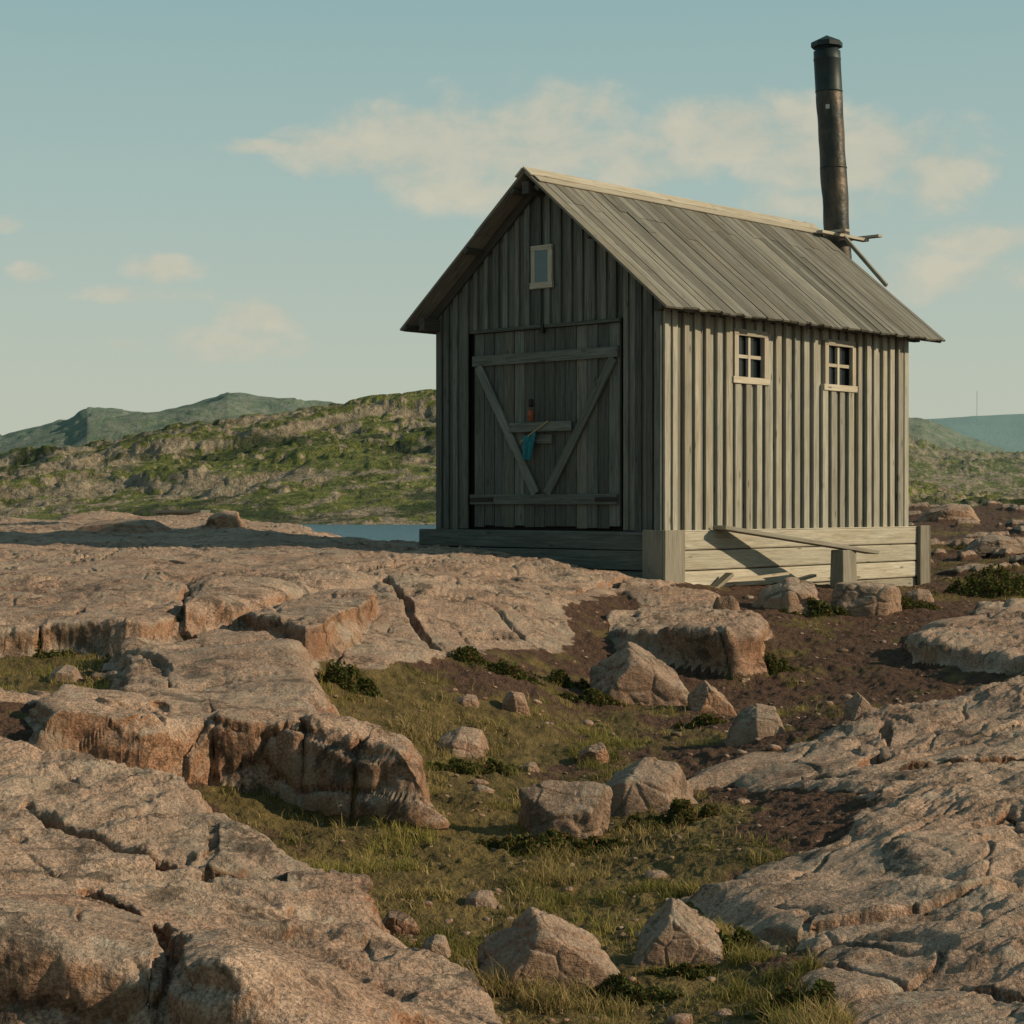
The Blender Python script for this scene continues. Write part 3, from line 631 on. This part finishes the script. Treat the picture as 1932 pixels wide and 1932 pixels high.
M=slope(0); mb.box((-.36,-.015,.008),(3.1,.135,.030),0,(.85,.2),M); mb.box((3.105,-.015,.008),(L+.45,.14,.029),0,(.7,.3),M); mb.box((-.30,.138,.007),(L+.43,.245,.022),0,(.5,.4),M)
M=slope(1); mb.box((-.36,.0,.008),(L+.45,.14,.030),0,(.5,.2),M); mb.obj('ridge_cap',WL,cab,.004)

# chimney
m,T=mat_plain('chimney_metal',(.045,.042,.038),.5,.5,.5,5)
g=T.new('ShaderNodeNewGeometry'); n_=T.noise(T.mapping(g.outputs['Position'],scale=(1,1,.5)),4,6,.65)
T.put(T.b.inputs['Base Color'],T.mix(T.mr(n_,.42,.7,0,1),(.035,.038,.036),(.11,.082,.058))); T.put(T.b.inputs['Normal'],T.bump(T.noise(g.outputs['Position'],5,3,.5),.6,.04))
md_,_=mat_plain('chimney_dark_metal',(.022,.032,.032),.5,.3,.3,4)
ch=bpy.data.objects.new('chimney_pipe',None); sc.collection.objects.link(ch); ch.location=(4.476,25.609,0)
def off(z): return -.058*(z-3.6)
prof=[]
for i in range(60):
    z=-1.0+i*(5.66+1)/59; prof.append((.179,z,off(z),0))
o=lathe('pipe_lower',prof,m,(0,0,0),ch,32)
for v in o.data.vertices: v.co.x+= .012*mnoise.noise(Vector(v.co)*3); v.co.y+=.012*mnoise.noise(Vector(v.co)*3+Vector((9,0,0)))
lathe('pipe_upper',[(.178,5.64,off(5.64)),(.187,5.65,off(5.65)),(.187,5.67,off(5.67)),(.183,5.68,off(5.7)),(.183,6.08,off(6.08)),(.188,6.09,off(6.1)),(.188,6.11,off(6.1)),(.183,6.12,off(6.1)),(.183,6.21,off(6.15)),(.16,6.22,off(6.2)),(.16,6.28,off(6.2))],md_,(0,0,0),ch,32)
lathe('cap',[(.0,6.27,off(6.2)),(.212,6.265,off(6.2)),(.218,6.27,off(6.2)),(.218,6.325,off(6.2)),(.212,6.335,off(6.2)),(.001,6.435,off(6.2))],md_,(0,0,0),ch,8,False)
lathe('band',[(.181,0),(.185,.003),(.185,.02),(.181,.023)],m,(off(4.6),0,4.6),ch,32)
ms,_=mat_plain('label_patch',(.4,.4,.36)); me=bpy.data.meshes.new('patch'); V=[]
for i in range(5):
    a=math.radians(-118+i*4); V+= [(.190*math.cos(a)+off(5.4),.190*math.sin(a),5.39),(.190*math.cos(a)+off(5.4),.190*math.sin(a),5.45)]
me.from_pydata(V,[],[(2*i,2*i+2,2*i+3,2*i+1) for i in range(4)]); me.materials.append(ms); o=bpy.data.objects.new('patch',me); sc.collection.objects.link(o); o.parent=ch
mb=MB()
mb.box((5.2,C-.32,3.60),(6.35,C-.22,3.64),0,(.7,.2)); mb.box((5.2,C+.22,3.60),(6.35,C+.32,3.64),0,(.7,.2)); mb.box((6.30,C-.5,3.645),(6.40,C+.42,3.68),1,(.7,.2)); mb.box((5.55,C-.45,3.645),(5.66,C+.42,3.68),1,(.7,.2))
mb.beam((5.75,C-.30,3.61),(5.49,C-1.12,2.86),.035,.05,rnd=(.3,.1)); mb.beam((6.25,C+.27,3.6),(5.06,C+.5,2.5),.035,.04)
mb.obj('chimney_bracket',WB,cab,.003)

# bench
bn=bpy.data.objects.new('wooden_bench',None); sc.collection.objects.link(bn); bn.location=cab.location; bn.rotation_euler=cab.rotation_euler
mb=MB(); mb.beam((.80,-.16,-.262),(2.92,-.80,-.565),.24,.045,rnd=(.35,.5)); mb.obj('seat_plank',WB,bn,.006)
mb=MB()
def leg(x,y,z0,z1,w0,w1):
    p=[(x-w0,y-w0*.6,z0),(x+w0,y-w0*.6,z0),(x+w0,y+w0*.6,z0),(x-w0,y+w0*.6,z0),(x-w1,y-w1*.6,z1),(x+w1,y-w1*.6,z1),(x+w1,y+w1*.6,z1),(x-w1,y+w1*.6,z1)]; mb.hexa(p,2,(.1,.5))
leg(2.46,-.70,-1.25,-.53,.16,.14); mb.obj('leg',WB,bn,.012)

mb=MB()
sh=bpy.data.objects.new('small_shed',None); sc.collection.objects.link(sh); Y0=48; X0=(335-CX)/F*Y0; sh.location=(X0,Y0,0)
mb.box((-.55,0,-2.9),(.55,1.2,-.24),2,(.4,.2)); mb.obj('walls',WG,sh,0)
mb=MB(); mb.box((-.68,-.15,-.235),(.62,1.4,-.17),0,(.3,.2)); mb.obj('roof',WR,sh,0)
mt=bpy.data.objects.new('radio_mast',None); sc.collection.objects.link(mt); Y0=3400; mt.location=((1843-CX)/F*Y0,Y0,0)
mb=MB(); z0=(HY-800)/F*Y0; z1=(HY-737)/F*Y0
for a,b in ((-.5,-.5),(.5,-.5),(0,.5)): mb.box((a-.10,b-.10,z0),(a+.10,b+.10,z1))
k=z0
while k<z1-3: mb.beam((-.5,-.5,k),(.5,-.5,k+2.5),.12,.12); k+=2.5
MM,_=mat_plain('mast_steel_hazed',(.36,.42,.40)); mb.obj('lattice',MM,mt,0)  # pale grey carries distance haze painted into the mast colour

# ------------------------------------------------------------ light, sky
EL=math.radians(26); s=Vector((math.cos(EL)*1.0,-math.cos(EL)*.15,math.sin(EL))).normalized()
ld=bpy.data.lights.new('sun','SUN'); ld.energy=5.0; ld.angle=math.radians(.6); ld.color=(1,.81,.56)
lo=bpy.data.objects.new('sun',ld); sc.collection.objects.link(lo); lo.rotation_euler=s.to_track_quat('Z','Y').to_euler()
w=bpy.data.worlds.new('World'); sc.world=w; w.use_nodes=True; w.node_tree.nodes.clear(); T=NT(w.node_tree)
sky=T.new('ShaderNodeTexSky',sky_type='NISHITA'); sky.sun_disc=False; sky.sun_elevation=EL; sky.sun_rotation=math.radians(98.5); sky.air_density=1.0; sky.dust_density=1.2; sky.ozone_density=1.6
tc=T.new('ShaderNodeTexCoord'); sp=T.new('ShaderNodeSeparateXYZ'); T.L.new(tc.outputs['Generated'],sp.inputs[0])
az=T.math('ARCTAN2',sp.outputs[0],sp.outputs[1]); el=T.math('ARCSINE',sp.outputs[2])
cb=T.new('ShaderNodeCombineXYZ'); T.put(cb.inputs[0],az); T.put(cb.inputs[1],el)
nz=T.noise(T.mapping(cb.outputs[0],scale=(1,1.5,1),loc=(3.1,1.7,0)),24,10,.6,.2)
nl=T.noise(T.mapping(cb.outputs[0],scale=(1,1.5,1),loc=(7,2,0)),9,5,.6)
cl=[(500,287,130,20,.85),(640,300,150,55,.95),(800,295,230,95,1.1),(1000,290,260,120,1.2),(1090,225,140,60,1.2),(900,370,200,55,.8),(1200,310,200,80,1.),(1400,265,240,75,1.25),(1600,320,230,90,1.3),(1760,360,120,75,1.3),(1560,400,240,40,.85),
    (305,522,75,34,.9),(60,532,50,22,.75),(490,612,85,48,.85),(430,660,170,42,.7),(270,568,140,22,.7),(250,660,60,20,.55),(1860,480,150,42,.75),(1790,545,210,65,.6),(10,445,40,20,.6)]
acc=None
for cx,cy,rx,ry,wt in cl:
    dx=T.math('MULTIPLY',T.math('SUBTRACT',az,math.atan((cx-CX)/F)),F/rx); dy=T.math('MULTIPLY',T.math('SUBTRACT',el,math.atan((HY-cy)/F)),F/ry)
    q=T.math('SUBTRACT',1.,T.math('ADD',T.math('MULTIPLY',dx,dx),T.math('MULTIPLY',dy,dy)))
    q=T.math('ADD',T.math('MULTIPLY',T.math('MAXIMUM',q,-1.5),.8),wt*.5-.5)
    q=T.math('ADD',q,T.math('MULTIPLY',T.math('MAXIMUM',T.math('MINIMUM',dy,1.),-1.),.28))
    acc=q if acc is None else T.math('MAXIMUM',acc,q)
dens=T.math('ADD',acc,T.math('MULTIPLY',T.math('SUBTRACT',nz,.5),2.9))
dens=T.math('ADD',dens,T.math('MULTIPLY',T.math('SUBTRACT',nl,.5),.9))
fac=T.mr(dens,-.1,1.0,0,.76,True)
r=T.new('ShaderNodeValToRGB'); T.put(r.inputs[0],T.mr(el,0,math.radians(90),0,1)); cr=r.color_ramp
cr.elements[0].position=0; cr.elements[0].color=(.545,.56,.455,1); cr.elements[1].position=1; cr.elements[1].color=(.09,.17,.21,1)
for p_,c_ in ((.05,(.485,.54,.455,1)),(.10,(.40,.515,.468,1)),(.172,(.29,.452,.45,1)),(.4,(.15,.27,.30,1))):
    e_=cr.elements.new(p_); e_.color=c_
hz=T.new('ShaderNodeVectorMath',operation='SCALE'); T.put(hz.inputs[0],r.outputs[0]); hz.inputs['Scale'].default_value=1/.09
bgc=T.mix(.90,sky.outputs[0],hz.outputs[0])
col=T.mix(fac,bgc,T.mix(T.mr(nz,.35,.65,0,1),(5.7,5.6,4.5),(7.0,6.4,5.0)))
bg=T.new('ShaderNodeBackground'); bg.inputs[1].default_value=.09; T.put(bg.inputs[0],col); wo=T.new('ShaderNodeOutputWorld'); T.L.new(bg.outputs[0],wo.inputs[0])

# camera
cd=bpy.data.cameras.new('camera'); cd.lens=36*F/1932; cd.sensor_width=36; cd.clip_end=20000; cd.clip_start=.1
co=bpy.data.objects.new('camera',cd); sc.collection.objects.link(co); co.rotation_euler=(math.radians(90)-math.atan(16/F),0,0); sc.camera=co
